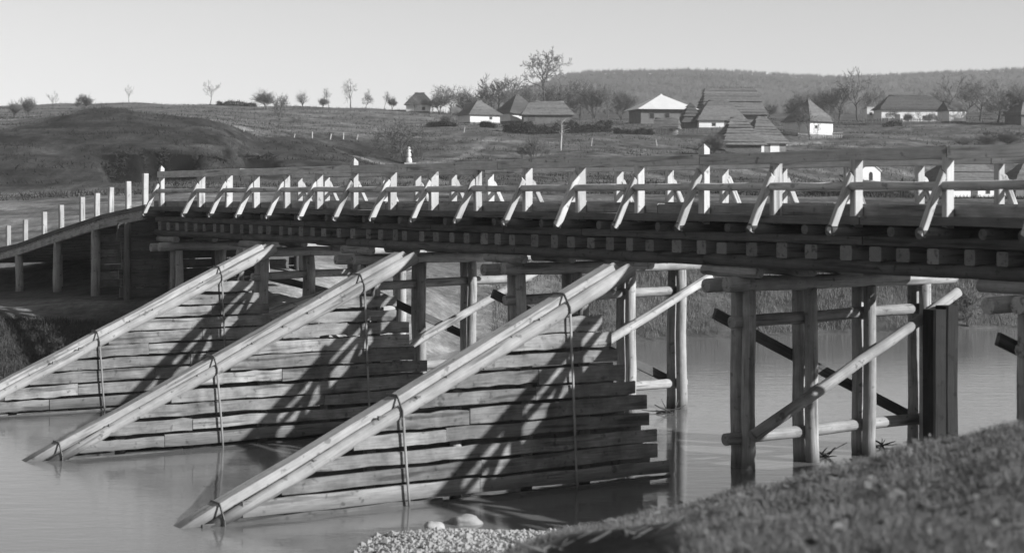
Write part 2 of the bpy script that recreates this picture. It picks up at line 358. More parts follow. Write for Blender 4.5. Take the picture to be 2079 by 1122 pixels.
# water
wm, nt, b = mat_base('river_water', 0.08, 0.5)
b.inputs['Base Color'].default_value = (0.14, 0.14, 0.14, 1); b.inputs['IOR'].default_value = 1.5
co = mapping(nt, (0.8, 2.2, 1)); w1 = noise_tex(nt, co, 1.1, 4, 0.55); w2 = noise_tex(nt, mapping(nt, (2.0, 7.0, 1)), 1.6, 3, 0.5)
hsum = mul(nt, w1, mul(nt, w2, 0.35), 'ADD')
bp = nd(nt, 'ShaderNodeBump'); bp.inputs['Strength'].default_value = 0.15; bp.inputs['Distance'].default_value = 0.05
nt.links.new(hsum, bp.inputs['Height']); nt.links.new(bp.outputs[0], b.inputs['Normal'])
me = mesh('river_water', [(-900, 12, 0), (900, 12, 0), (900, 78, 0), (-900, 78, 0)], [(0, 1, 2, 3)], wm)
setp(obj('river_water', me), kind='structure')

# ------------------------------------------------------------------ the bridge
bridge = thing('wooden_bridge', P(30, 22.6, -4.97), 'long wooden trestle bridge with railings crossing the river', 'bridge')
U0, U1 = 8.2, 53.3
VN, VF = 20.2, 25.0
def sag(u): return 0.02 * math.sin(u * 0.7)
# deck planks
pm = ring_mesh('deck_plank', 5.1, rect(0.235, 0.07), 2, 0.004, M['deck'])
n = int((U1 - U0) / 0.25)
for i in range(n):
    u = U0 + 0.25 * i + 0.12
    p0 = P(u, 20.02 + random.uniform(-0.02, 0.02), -0.395 + random.uniform(-0.006, 0.006)); obj('deck_plank', pm, bridge, frame(p0, p0 + V))
def run(name, v, z, w, h, m, cuts, isround=False, jit=0.01, dz=0.0):
    for a, b in zip(cuts[:-1], cuts[1:]):
        z0 = z + random.uniform(-dz, dz); z1 = z + random.uniform(-dz, dz)
        if isround: log(bridge, name, P(a + 0.01, v, z0), P(b - 0.01, v, z1), h / 2, m, random.uniform(0.9, 1.0), 7)
        else: beam(bridge, name, P(a + 0.012, v, z0), P(b - 0.012, v, z1), w, h, m, 6, jit)
postsN = [18.96 + 2 * k for k in range(-5, 16)] + [52.25]
postsF = [22.2 + 2 * j for j in range(-6, 16)]
TIPN = {24.96, 38.96, 52.25}
# edge boards, kerbs
for vv, sgn in ((VN, -1), (VF, 1)):
    run('edge_board', vv + sgn * 0.27, -0.40, 0.06, 0.14, 'timber', [8.2, 14.0, 20.6, 27.1, 33.2, 39.4, 46.0, 53.2], dz=0.006)
    run('kerb_log', vv - sgn * 0.2, -0.25, 0.2, 0.2, 'deck', [8.2, 13.1, 19.5, 26.5, 31.0, 37.5, 44.0, 49.5, 53.2], dz=0.01)
# rails
run('top_rail', VN, 0.68, 0.19, 0.2, 'rail', [8.4, 13.0, 18.9, 24.98, 32.0, 38.95, 45.9, 52.4], jit=0.014, dz=0.012)
run('mid_rail', VN - 0.16, 0.17, 0.13, 0.14, 'rail', [8.4, 15.0, 21.0, 26.9, 32.9, 38.9, 44.9, 52.3], True, dz=0.012)
run('top_rail', VF, 0.69, 0.19, 0.17, 'rail', [10.0, 16.0, 22.3, 28.3, 34.3, 40.3, 46.3, 52.6], jit=0.014, dz=0.012)
run('mid_rail', VF + 0.16, 0.17, 0.13, 0.13, 'rail', [10.0, 16.0, 22.3, 28.3, 34.3, 40.3, 46.3, 52.6], True, dz=0.012)
def tip_mesh(L, w, d):
    vs = [(0, -w/2, -d/2), (0, w/2, -d/2), (0, w/2, d/2), (0, -w/2, d/2), (L-.1, -w/2, -d/2), (L-.1, w/2, -d/2), (L-.1, w/2, d/2), (L-.1, -w/2, d/2), (L, 0, 0)]
    return mesh('railing_post', vs, [(0, 3, 2, 1), (0, 1, 5, 4), (1, 2, 6, 5), (2, 3, 7, 6), (3, 0, 4, 7), (4, 5, 8), (5, 6, 8), (6, 7, 8), (7, 4, 8)], M['post'])
for posts, vv, sgn in ((postsN, VN, -1), (postsF, VF, 1)):
    for u in posts:
        du = random.uniform(-0.03, 0.03); lean = random.uniform(-0.035, 0.035)
        if sgn < 0 and round(u, 2) in TIPN:
            p0, p1 = P(u, vv, -0.52), P(u, vv, 0.97)
            po = obj('railing_post', tip_mesh(1.49, 0.17, 0.13), bridge, frame(p0, p1, V))
            vo = 0
        else:
            po = beam(bridge, 'railing_post', P(u + du, vv, -0.52), P(u + du + lean, vv + lean, 0.605), 0.12 * random.uniform(.85, 1.15), 0.19 * random.uniform(.85, 1.12), 'post', 2, 0.012, V)
        # cross beam that carries the post and the brace foot
        log(bridge, 'cross_beam', P(u + du, vv + sgn * 0.62, -0.57), P(u + du, (VN + VF) / 2 - sgn * 0.01, -0.57), 0.095, 'timber', 1.0, 4)
        beam(po, 'diagonal_brace', P(u + du - 0.02, vv + sgn * 0.60, -0.60), P(u + du, vv + sgn * 0.09, 0.42 + random.uniform(-.06, .05)), 0.12 * random.uniform(.8, 1.15), 0.115 * random.uniform(.85, 1.15), 'post', 2, 0.01, U, 0.5, 0.9)
for u in [x + 1.0 for x in postsN[:-1]]:
    log(bridge, 'cross_beam', P(u + random.uniform(-.1, .1), 19.93 + random.uniform(-.05, .05), -0.57), P(u, 25.25, -0.57), 0.085, 'timber', 1.0, 4)
# stringers, blocks, chords
for vv in (20.36, 21.6, 22.8, 23.9):
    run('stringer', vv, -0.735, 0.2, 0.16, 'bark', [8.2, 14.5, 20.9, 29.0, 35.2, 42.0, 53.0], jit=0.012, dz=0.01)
u = 8.5
while u < 52.4:
    hgt = random.uniform(0.20, 0.27); w = random.uniform(0.21, 0.31)
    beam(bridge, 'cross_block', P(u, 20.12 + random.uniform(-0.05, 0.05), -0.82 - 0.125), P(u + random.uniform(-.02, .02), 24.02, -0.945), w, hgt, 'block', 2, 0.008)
    u += 0.7 + random.uniform(-0.12, 0.13)
TR = [10.4, 17.6, 24.3, 32.0, 39.0, 45.5, 52.0]
cutsC = [8.2, 17.2, 25.0, 32.2, 39.5, 46.0, 53.0]
for k, vv in enumerate((20.32, 21.6, 22.8, 23.85)):
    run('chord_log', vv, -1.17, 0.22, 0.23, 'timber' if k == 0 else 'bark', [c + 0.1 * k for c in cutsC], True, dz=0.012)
# trestles
for ti, tu in enumerate(TR):
    capA = log(bridge, 'trestle_cap', P(tu - 0.17, 20.05 + random.uniform(-.1, .1), -1.6), P(tu - 0.17, 25.9, -1.6), 0.14, 'log', 0.95, 6)
    capB = log(bridge, 'trestle_cap', P(tu + 0.17, 19.85 + random.uniform(-.1, .1), -1.62), P(tu + 0.17, 25.7, -1.6), 0.13, 'log', 0.95, 6)
    for vv in (20.32, 21.6, 22.8, 23.85):
        log(capA, 'saddle_log', P(tu - 0.75, vv, -1.37), P(tu + 0.8, vv, -1.37), 0.105, 'log', 0.97, 3)
    gz = []
    for k in range(4):
        vv = 20.6 + 1.5 * k
        for s, cp in ((-1, capA), (1, capB)):
            p = P(tu + 0.17 * s, vv, 0); g = ground(p.x, p.y) - EYE
            log(cp, 'trestle_post', P(tu + 0.17 * s + random.uniform(-.04, .04), vv + random.uniform(-.05, .05), min(-5.4, g - 0.3) if g < -4.9 else g - 0.3), P(tu + 0.17 * s, vv + random.uniform(-.03, .03), -1.72), 0.135, 'log', 0.88, 6)
            gz.append(g)
    lo = max(-4.42, max(gz) + 0.35)
    if ti < 6:
        log(capA, 'horizontal_tie', P(tu, 20.15, lo), P(tu + 0.02, 25.35, lo + 0.05), 0.115, 'log', 0.95, 5)
        log(capB, 'horizontal_tie', P(tu, 20.3, -2.3), P(tu + 0.02, 25.55, -2.2), 0.115, 'log', 0.95, 5)
        if lo < -3:
            log(capA, 'diagonal_brace', P(tu - 0.42, 20.45, lo + 0.08), P(tu - 0.42, 25.75, -1.9), 0.115, 'ridge', 0.85, 6)
        beam(capB, 'diagonal_brace', P(tu + 0.36, 20.2, -2.15), P(tu + 0.36, 25.3, max(-4.5, lo)), 0.07, 0.2, 'bark', 3)
# very dark guard timbers at the downstream end of the trestle in midstream
for dv, zt in ((0, -2.18), (0.34, -2.12)):
    o = beam(bridge, 'guard_timber', P(23.62, 24.78 + dv, -5.5), P(23.62, 24.80 + dv, zt), 0.34, 0.34, 'dark', 4, 0.01, U)
# timber abutment under the far end
for i in range(11):
    z = -4.0 + 0.3 * i
    if z < -0.9: beam(bridge, 'abutment_plank', P(53.35, 19.2 + random.uniform(-.1, .1), z), P(53.35, 25.6, z), 0.07, 0.285, 'bark', 3)
for vv in (19.4, 20.9, 22.4, 23.9, 25.4):
    log(bridge, 'abutment_post', P(53.15, vv, -4.2), P(53.15, vv, -0.85), 0.13, 'bark')

# ------------------------------------------------------------------ icebreakers
ICE = [(24.55, 'front icebreaker of pale planks, nearest the camera with its right half in shadow'),
       (32.2, 'middle icebreaker of pale planks standing between the front and the far one'),
       (39.25, 'far icebreaker of pale planks beside the left bank, cut by the picture edge')]
for uc, lab in ICE:
    V0, V1, ZT, ZB = 9.95, 17.75, -1.33, -5.02
    sl = (ZT - ZB) / (V1 - V0)
    rz = lambda v: ZB + (v - V0) * sl
    root = thing('icebreaker', P(uc, 14, -4.97), lab, 'icebreaker', 'plank icebreakers upstream of the trestles')
    off = 0.07
    beam(root, 'ridge_beam', P(uc, V0 - 0.4, rz(V0 - 0.4) + off), P(uc, V1, rz(V1) + off), 0.30, 0.15, 'ridge', 8, 0.017)
    for s in (-1, 1):
        log(root, 'side_log', P(uc + s * 0.22, V0 + 0.1, rz(V0 + 0.1) - 0.1), P(uc + s * 0.22, V1 + 0.28, rz(V1 + 0.28) - 0.1), 0.095, 'ridge', 1.35, 9, 0.03, 14)
        np_ = 13; pitch = 0.287
        for i in range(np_):
            z0 = -5.2 + pitch * i; zt = z0 + pitch
            vl = V0 + (zt - 0.06 - ZB + 0.02) / sl + random.uniform(-0.12, 0.05)
            vr = 17.15 + 1.75 * (-1.75 - z0) / 3.3 + random.uniform(-0.14, 0.14)
            if vr - vl < 0.5 or zt > -1.85: continue
            cuts = [vl, vr]
            if vr - vl > 4.2:
                c = random.choice((vl + 1.7, (vl + vr) / 2 + random.uniform(-.3, .6), 14.9)); cuts = [vl, min(max(c, vl + 1.2), vr - 1.2), vr]
            elif vr - vl > 2.5 and random.random() < 0.35: cuts = [vl, (vl + vr) / 2, vr]
            for a_, b_ in zip(cuts[:-1], cuts[1:]):
                hh = pitch - random.choice((0.015, 0.03, 0.045, 0.06, 0.075)); du = random.uniform(-0.012, 0.012); dz = random.uniform(-.012, .012)
                pk = beam(root, 'plank', P(uc + s * 0.26 + du, a_ + 0.006, z0 + pitch / 2 + dz), P(uc + s * 0.26 + du, b_ - 0.006, z0 + pitch / 2 + dz + random.uniform(-.022, .022)), 0.06, hh, 'plank', 9, 0.012, wave=0.07)
        for vv in (11.6, 13.0, 14.6, 16.0, 17.2):
            if s < 0: log(root, 'inner_post', P(uc, vv, -5.6), P(uc, vv, rz(vv) - 0.02), 0.1, 'log', 1, 2)
    # iron straps over the ridge and hold-down rods
    for vv, bot in ((10.35, -5.1), (13.4 + random.uniform(-.1, .3), -5.5), (16.65 + random.uniform(-.1, .1), -5.5)):
        zc = rz(vv)
        pts = [(uc + 0.42, zc - 0.25), (uc + 0.17, zc + 0.165), (uc - 0.17, zc + 0.165), (uc - 0.35, zc - 0.06), (uc - 0.355, zc - 0.3)]
        hd = None
        for (ua, za), (ub, zb) in zip(pts[:-1], pts[1:]):
            if hd is None: hd = beam(root, 'iron_strap', P(ua, vv, za), P(ub, vv, zb), 0.05, 0.015, 'iron', 1, 0, V)
            else: beam(root, 'iron_strap', P(ua, vv, za), P(ub, vv, zb), 0.05, 0.015, 'iron', 1, 0, V)
        if vv > 11:
            log(root, 'hold_down_pole', P(uc - 0.365, vv, zc - 0.16), P(uc - 0.38, vv + 0.15, bot), 0.022, 'log', 1, 5, 0.05, 7)

# ------------------------------------------------------------------ approach ramp on the left bank
ramp = thing('approach_ramp', P(62, 22.6, -3.6), 'sloping timber approach ramp at the left end of the bridge', 'ramp')
RU = [53.35, 57.5, 62.5, 67.2, 76.0]
def rzz(u): return float(np.interp(u, [53, 57, 62, 67, 72, 80], [-0.42, -0.75, -1.35, -2.0, -2.55, -3.2]))
for a_, b_ in zip(RU[:-1], RU[1:]):
    for vv in (20.05, 25.1):
        beam(ramp, 'edge_beam', P(a_, vv, rzz(a_) - 0.2), P(b_ + 0.01, vv, rzz(b_) - 0.2), 0.16, 0.24, 'log', 3)
        beam(ramp, 'kerb_log', P(a_, vv + (0.1 if vv < 22 else -0.1), rzz(a_) + 0.08), P(b_, vv + (0.1 if vv < 22 else -.1), rzz(b_) + 0.08), 0.18, 0.2, 'bark', 3)
pm2 = ring_mesh('ramp_plank', 5.1, rect(0.24, 0.06), 2, 0.004, M['deck'])
u = 53.5
while u < 75.8:
    p0 = P(u, 20.0, rzz(u) - 0.05); obj('ramp_plank', pm2, ramp, frame(p0, p0 + V)); u += 0.26
for tu in (58.2, 62.4, 67.1):
    for k, vv in enumerate((20.1, 21.7, 23.4, 25.0)):
        p = P(tu, vv, 0); g = ground(p.x, p.y) - EYE
        log(ramp, 'ramp_post', P(tu, vv, g - 0.3), P(tu, vv, rzz(tu) - 0.3), 0.14 if k else 0.16, 'log', 0.95, 3)
    p = P(tu, 22, 0); g = ground(p.x, p.y) - EYE
    z = g + 0.1
    while tu < 60 and z < rzz(tu) - 0.5:
        beam(ramp, 'ramp_board', P(tu + 0.2, 20.0, z), P(tu + 0.2, 25.1, z), 0.05, 0.255, 'plank', 2); z += 0.265
for ua, za, ub, zb in ((58.3, -1.3, 66.9, -3.5), (54.0, -0.9, 62.3, -3.3), (60.0, -1.25, 67.0, -2.4)):
    beam(ramp, 'diagonal_brace', P(ua, 24.9, za), P(ub, 24.9, zb), 0.1, 0.2, 'bark', 2)
ordn = ['first', 'second', 'third', 'fourth', 'fifth', 'sixth', 'seventh', 'eighth', 'ninth', 'tenth', 'eleventh', 'twelfth', 'thirteenth', 'fourteenth', 'fifteenth']
for i, (px, yt) in enumerate([(295, 352), (260, 368), (225, 380), (197, 392), (167, 400), (124, 416), (90, 430), (52, 446), (17, 458)]):
    t = (px - PCX) / F
    vv = 20.35; u = (V.x * vv - t * V.y * vv) / (t * U.y - U.x)
    p = P(u, vv, 0); zt = (HOR - yt) * p.y / F
    o = beam(None, 'guard_post', P(u, vv, rzz(u) - 0.14), P(u + random.uniform(-.02, .02), vv, zt), 0.17, 0.17, 'whitepost', 2, 0.01, V)
    setp(o, 'white guard post on the left ramp, %s from the bridge end' % ordn[i], 'post', 'white guard posts along the ramp')

# ------------------------------------------------------------------ trees
def tube(vs, fs, p0, p1, r0, r1, k):
    d = (p1 - p0)
    if d.length < 1e-6: return
    x = d.normalized(); s = Vector((0.3, 0.5, 0.81)).cross(x)
    if s.length < 0.1: s = Vector((1, 0, 0)).cross(x)
    s.normalize(); t = x.cross(s); b0 = len(vs)
    for p, r in ((p0, r0), (p1, r1)):
        for j in range(k):
            a = 6.28318 * j / k; vs.append(tuple(p + s * (r * math.cos(a)) + t * (r * math.sin(a))))
    for j in range(k): fs.append((b0 + j, b0 + (j + 1) % k, b0 + k + (j + 1) % k, b0 + k + j))
def gen_tree(seed, levels=4, nb=(4, 5, 5, 4), spread=0.75, up=0.25, trunk=0.3, r0=0.028, ratio=0.62, twig=0.0022, stems=1, wob=0.16):
    rnd = random.Random(seed); tv, tf, cv, cf = [], [], [], []
    def grow(p, d, L, r, lev):
        k = (6, 5, 3, 3, 3)[lev]; n = (4, 4, 3, 3, 2)[lev]; pts = [p.copy()]
        for i in range(n):
            d = (d + Vector((rnd.gauss(0, wob), rnd.gauss(0, wob), rnd.gauss(0, wob * 0.6) + up * 0.18))).normalized()
            pts.append(pts[-1] + d * (L / n))
        for i in range(n):
            ra = max(twig, r * (1 - 0.7 * i / n)); rb = max(twig * 0.8, r * (1 - 0.7 * (i + 1) / n))
            if lev <= 1: tube(tv, tf, pts[i], pts[i + 1], ra, rb, k)
            else: tube(cv, cf, pts[i], pts[i + 1], ra, rb, k)
        if lev >= levels: return
        m = nb[min(lev, len(nb) - 1)] + rnd.choice((-1, 0, 0, 1))
        a0 = rnd.uniform(0, 6.28)
        for j in range(m):
            t = (0.55 if lev == 0 else 0.3) + (0.45 if lev == 0 else 0.7) * (j + rnd.random()) / m
            f = t * n; i = min(int(f), n - 1); q0 = pts[i].lerp(pts[i + 1], f - i)
            dd = (pts[i + 1] - pts[i]).normalized()
            s = dd.cross(Vector((0.31, 0.2, 0.93)));
            if s.length < 0.1: s = dd.cross(Vector((1, 0, 0)))
            s.normalize(); w = dd.cross(s); aa = a0 + j * 2.4 + rnd.uniform(-.5, .5)
            nd_ = (dd * math.cos(spread * rnd.uniform(.7, 1.25)) + (s * math.cos(aa) + w * math.sin(aa)) * math.sin(spread)).normalized()
            grow(q0, nd_, L * ratio * rnd.uniform(.75, 1.15) * (1.35 if lev == 0 else 1), max(twig, r * 0.55 * (1 - 0.4 * t)), lev + 1)
    for s in range(stems):
        d = Vector((0, 0, 1)) if stems == 1 else Vector((rnd.gauss(0, .3), rnd.gauss(0, .3), 1)).normalized()
        grow(Vector((rnd.gauss(0, .02) * (stems > 1), rnd.gauss(0, .02) * (stems > 1), -0.02)), d, trunk * (1 if stems == 1 else rnd.uniform(.8, 1.3)), r0, 0)
    top = max(v[2] for v in cv); sc_ = 1 / top
    cv = [(x * sc_, y_ * sc_, z * sc_) for x, y_, z in cv]; tv = [(x * sc_, y_ * sc_, z * sc_) for x, y_, z in tv]
    return mesh('trunk', tv, tf, M['bark_tree'], True), mesh('crown', cv, cf, M['twig'])
TV = {
 'oak': [gen_tree(s, 4, (9, 6, 5, 5), 0.85, 0.3, 0.6, 0.020, 0.46, 0.0028) for s in (14,)],
 'round': [gen_tree(s, 4, (6, 5, 5, 4), 0.7, 0.35, 0.32, 0.022, 0.64, 0.0032) for s in (21, 22, 23)],
 'bush': [gen_tree(s, 3, (6, 7, 7), 0.6, 0.35, 0.36, 0.012, 0.62, 0.0034, 7) for s in (31, 32, 33)],
 'thin': [gen_tree(s, 4, (6, 4, 4, 3), 0.55, 0.5, 0.55, 0.016, 0.48, 0.003) for s in (41, 42)],
 'twist': [gen_tree(s, 4, (4, 4, 4, 3), 0.8, 0.25, 0.4, 0.026, 0.62, 0.0038, 1, 0.34) for s in (51, 52)],
 'fan': [gen_tree(s, 4, (7, 5, 4, 4), 0.95, 0.3, 0.3, 0.030, 0.72, 0.003) for s in (61,)],
 'pollard': [gen_tree(s, 3, (9, 6, 5), 0.75, 0.55, 0.22, 0.05, 0.95, 0.003) for s in (71,)],
}
def tree(px, py, top, y0, y1, kind, label, group=None, name='bare_tree', wide=1.0, pale=False):
    X, Y = hit(px, py, y0, y1)
    h = (py - top) * Y / F
    var = random.choice(TV[kind])
    o = thing(name, (X, Y, ground(X, Y) - 0.03), label, 'tree' if name != 'bare_shrub' else 'shrub', group, random.uniform(0, 6.28), 1.0)
    s = Matrix.Diagonal((h * wide, h * wide, h, 1))
    obj('trunk', var[0], o, WM[o] @ s); obj('crown', var[1], o, WM[o] @ s)
    return X, Y
tree(1108, 240, 94, 380, 460, 'oak', 'tallest bare tree with spreading crown on the skyline above the village', wide=0.8)
tree(822, 333, 228, 205, 250, 'fan', 'wide fan-shaped bare tree beside the white wayside statue', wide=1.0)
G = 'bare trees along the skyline on the left'
for a in [
 (28, 240, 200, 250, 380, 'bush', 'low fuzzy shrub at the far left under the skyline', 1.0), (55, 238, 192, 250, 380, 'bush', 'taller fuzzy shrub near the left picture edge', 0.9),
 (110, 228, 183, 280, 400, 'thin', 'slim bare tree left of the dark hill crest', 1.0), (171, 222, 188, 300, 420, 'bush', 'dense rounded bare tree above the dark hill crest', 1.1),
 (262, 216, 176, 380, 430, 'thin', 'lone slender bare tree on the empty skyline', 1.0), (425, 216, 164, 380, 430, 'thin', 'tall sparse bare tree beside the skyline hedge', 1.3),
 (540, 222, 178, 350, 420, 'bush', 'broad hazy bare tree right of the skyline hedge', 1.3), (566, 262, 186, 250, 330, 'round', 'bare tree standing on the slope below the skyline hedge', 0.7),
 (592, 272, 228, 230, 300, 'thin', 'small bare sapling on the upper dark slope', 1.0), (614, 276, 224, 230, 300, 'thin', 'small leaning sapling right of the other sapling', 1.0),
 (614, 221, 182, 380, 425, 'pollard', 'pollarded tree with a V of long shoots on the skyline', 0.8), (655, 222, 196, 380, 425, 'bush', 'low shrub beside the slim upright skyline tree', 1.1),
 (668, 222, 178, 380, 425, 'thin', 'slim upright bare tree on the skyline right of the pollard', 0.9), (712, 223, 162, 380, 425, 'twist', 'crooked bare tree with twisted trunk on the skyline', 0.7),
 (742, 225, 184, 380, 425, 'round', 'small bare tree right of the crooked skyline tree', 0.8), (780, 226, 188, 380, 425, 'thin', 'thin twin tree left of the small far cottage', 1.1),
 (796, 227, 196, 380, 425, 'bush', 'fuzzy shrub left of the small far cottage', 0.9), (842, 231, 192, 340, 380, 'round', 'bare tree growing in front of the small far cottage', 0.8)]:
    tree(*a[:6], a[6], G, wide=a[7], name='bare_shrub' if 'shrub' in a[6] else 'bare_tree')
G = 'trees of the thicket behind the left thatched houses'
th = [(892, 232, 178, 'bush'), (915, 234, 170, 'round'), (940, 236, 172, 'bush'), (966, 236, 158, 'round'), (992, 236, 146, 'thin'), (1012, 236, 150, 'round'), (1036, 236, 166, 'bush'), (1062, 236, 172, 'bush'), (1090, 236, 165, 'round'),
      (1124, 236, 158, 'bush'), (1150, 236, 160, 'round'), (1178, 238, 150, 'round'), (1205, 238, 160, 'bush'), (1235, 240, 165, 'thin'), (1262, 240, 172, 'bush')]
for i, (px, py, tp, kd) in enumerate(th):
    tree(px, py, tp, 330, 420, kd, '%s bare %s from the left in the thicket behind the left thatched houses' % (ordn[i], {'bush': 'bushy tree', 'round': 'round-crowned tree', 'thin': 'slim tree'}[kd]), G, wide=1.1)
G = 'trees around the right-hand farm'
for a in [
 (1742, 236, 124, 320, 400, 'twist', 'tall crooked bare tree left of the long white farmhouse', 0.75), (1615, 226, 168, 330, 420, 'bush', 'leftmost bushy tree behind the white thatched cottage', 1.1),
 (1645, 226, 160, 330, 420, 'round', 'second bushy tree behind the white thatched cottage', 1.1), (1675, 230, 158, 330, 420, 'bush', 'third bushy tree behind the white thatched cottage', 1.2),
 (1705, 236, 158, 320, 420, 'round', 'fourth bushy tree just left of the tall crooked tree', 1.2), (1772, 236, 152, 340, 420, 'round', 'bare tree directly behind the white chimney wall', 0.9),
 (1925, 242, 138, 290, 330, 'thin', 'bare tree growing against the right gable of the long farmhouse', 1.2), (1955, 236, 148, 340, 420, 'round', 'broad bare tree behind the right end of the long farmhouse', 1.1),
 (1990, 246, 156, 310, 420, 'round', 'bare tree between the long farmhouse and the picture edge', 1.1), (2025, 250, 158, 300, 400, 'twist', 'knotty bare tree near the right picture edge', 0.9),
 (2062, 250, 160, 310, 400, 'bush', 'bushy tree behind the house cut by the right edge', 1.3), (1888, 238, 176, 335, 420, 'bush', 'bushy tree behind the roof of the long farmhouse', 1.4),
 (1812, 246, 210, 288, 325, 'round', 'small fruit tree in front of the long white farmhouse', 0.9), (1842, 250, 222, 286, 325, 'bush', 'low shrub before the white wall of the long farmhouse', 1.0),
 (1868, 246, 215, 288, 325, 'thin', 'sapling in front of the long farmhouse right of the low shrub', 1.0), (1890, 248, 222, 288, 325, 'bush', 'round shrub before the right part of the long farmhouse', 1.2),
 (1644, 285, 212, 262, 300, 'thin', 'slim bare tree standing before the white thatched cottage', 0.9), (1622, 284, 222, 262, 300, 'thin', 'leftmost slim sapling before the white thatched cottage', 0.7),
 (1690, 278, 222, 262, 300, 'thin', 'slim bare tree at the right corner of the white cottage', 0.8), (1560, 240, 196, 300, 380, 'bush', 'dark shrubby tree right of the big stepped thatched roof', 1.2),
 (1085, 330, 268, 215, 260, 'bush', 'loose tall shrub on the slope below the dark hedge', 0.9), (1060, 322, 285, 215, 260, 'bush', 'low shrub on the slope left of the loose tall shrub', 1.0),
 (1448, 312, 268, 225, 262, 'bush', 'shrub at the left corner of the front stepped roof', 1.2), (905, 255, 226, 262, 320, 'bush', 'small shrub left of the first thatched house', 1.0),
 (1955, 300, 272, 245, 290, 'bush', 'low shrub on the right slope above the rail', 1.6), (2000, 302, 270, 245, 290, 'bush', 'dark spreading shrub near the right edge above the rail', 2.0),
 (2045, 300, 262, 245, 290, 'bush', 'dense shrub at the right edge above the rail', 1.8), (470, 335, 285, 160, 210, 'bush', 'faint shrub on the dark slope above the far rail', 0.9),
 (1965, 662, 562, 60, 75, 'bush', 'spreading waterside bush on the far bank under the bridge', 0.9)]:
    tree(*a[:6], a[6], G if a[0] > 1500 and a[0] != 1965 else None, wide=a[7], name='bare_shrub' if ('shrub' in a[6] or 'bush ' in a[6]) else 'bare_tree')
# pale birch
X, Y = hit(1138, 306, 225, 260); h = 63 * Y / F
br = thing('birch_tree', (X, Y, ground(X, Y)), 'pale slender birch stem standing alone below the dark hedge', 'tree')
g0 = ground(X, Y)
log(br, 'trunk', (X, Y, g0 - 0.1), (X + 0.15, Y, g0 + h * 0.5), 0.13, 'birch', 0.75, 4)
vs, fs = [], []; rb = random.Random(4)
p = Vector((X + 0.15, Y, g0 + h * 0.48))
for i in range(60):
    b0 = p + Vector((0, 0, rb.uniform(0, h * 0.45))); tube(vs, fs, b0, b0 + Vector((rb.gauss(0, .5), rb.gauss(0, .5), rb.uniform(.2, .9))), .02, .008, 3)
tube(vs, fs, p, p + Vector((.05, 0, h * 0.5)), .09, .03, 5)
obj('crown', mesh('crown', vs, fs, M['birch']), br, Matrix())

# ------------------------------------------------------------------ village houses
def box(c, s):
    x, y_, z = c; a, b_, h = s[0] / 2, s[1] / 2, s[2]
    return [(x-a, y_-b_, z), (x+a, y_-b_, z), (x+a, y_+b_, z), (x-a, y_+b_, z), (x-a, y_-b_, z+h), (x+a, y_-b_, z+h), (x+a, y_+b_, z+h), (x-a, y_+b_, z+h)]
BF = [(0, 3, 2, 1), (4, 5, 6, 7), (0, 1, 5, 4), (1, 2, 6, 5), (2, 3, 7, 6), (3, 0, 4, 7)]
def bxo(name, parent, c, s, m): return obj(name, mesh(name, box(c, s), BF, M[m]), parent)
def house(px, py, y0, y1, L, D, hw, hr, yaw, label, wall='white', roof='thatch', courses=8, hip=0.55, over=0.5, step=0.07, wins=(), doors=(), plinth=True, comb=False, cat='house', name='cottage', dy=0, door_m='bark'):
    X, Y = hit(px, py, y0, y1); X += 0; Y += D * 0.4 + dy
    X = XY(px, Y)
    g = min(ground(X, Y - D * 0.4), ground(X - 2, Y - D * 0.4), ground(X + 2, Y - D * 0.4))
    t = thing(name, (X, Y, g), label, cat, None, R(yaw))
    bxo('wall', t, (0, 0, -0.4), (L, D, hw + 0.4), wall)
    if plinth: bxo('plinth', t, (0, 0, -0.6), (L + 0.16, D + 0.16, 0.95), 'greywall')
    for (wx, wz, ww, wh) in wins:
        w = bxo('window', t, (wx, -D / 2 - 0.02, wz), (ww, 0.06, wh), 'greywall'); bxo('pane', w, (wx, -D / 2 - 0.04, wz + 0.1), (ww - 0.2, 0.06, wh - 0.2), 'pane')
    for (wx, ww, wh) in doors: bxo('door', t, (wx, -D / 2 - 0.02, 0.05), (ww, 0.08, wh), door_m)
    # roof of overlapping courses
    a0, b0 = L / 2 + over, D / 2 + over; a1, b1 = max(L / 2 + over - hip * b0 * 1.2, 0.15), 0.12
    rf = None
    for i in range(courses):
        s0, s1 = i / courses, (i + 1) / courses
        sg = lambda s: s + 0.04 * math.sin(s * 3.14)
        A0, B0 = a0 + (a1 - a0) * s0 + step, b0 + (b1 - b0) * s0 + step
        A1, B1 = a0 + (a1 - a0) * s1 + 0.01, b0 + (b1 - b0) * s1 + 0.01
        z0, z1 = hw - 0.18 + hr * s0, hw - 0.18 + hr * s1 + 0.03
        j = lambda: random.uniform(-0.9, 0.9) * (step + 0.05)
        vs = [(-A0 + j(), -B0 + j(), z0), (A0 + j(), -B0 + j(), z0), (A0 + j(), B0, z0), (-A0 + j(), B0, z0), (-A1, -B1, z1), (A1, -B1, z1), (A1, B1, z1), (-A1, B1, z1)]
        o = obj('roof_course' if courses > 1 else 'roof', mesh('roof_course', vs, BF, M[roof]), t)
        rf = rf or o
    if comb:
        k = int(2 * a1 / 0.35)
        for i in range(k):
            x = -a1 + 0.18 + i * 0.35 + random.uniform(-.05, .05); zt = hw - 0.18 + hr
            for s in (-1, 1): beam(t, 'ridge_pole', WM[t] @ Vector((x, s * 0.5, zt - 0.55)), WM[t] @ Vector((x + random.uniform(-.1, .1), -s * 0.14, zt + 0.28)), 0.09, 0.09, roof, 1, 0)
    else:
        log(t, 'roof_ridge', WM[t] @ Vector((-a1 - 0.05, 0, hw - 0.18 + hr)), WM[t] @ Vector((a1 + 0.05, 0, hw - 0.18 + hr)), 0.2, roof, 1, 4, 0.06, 8)
    return t
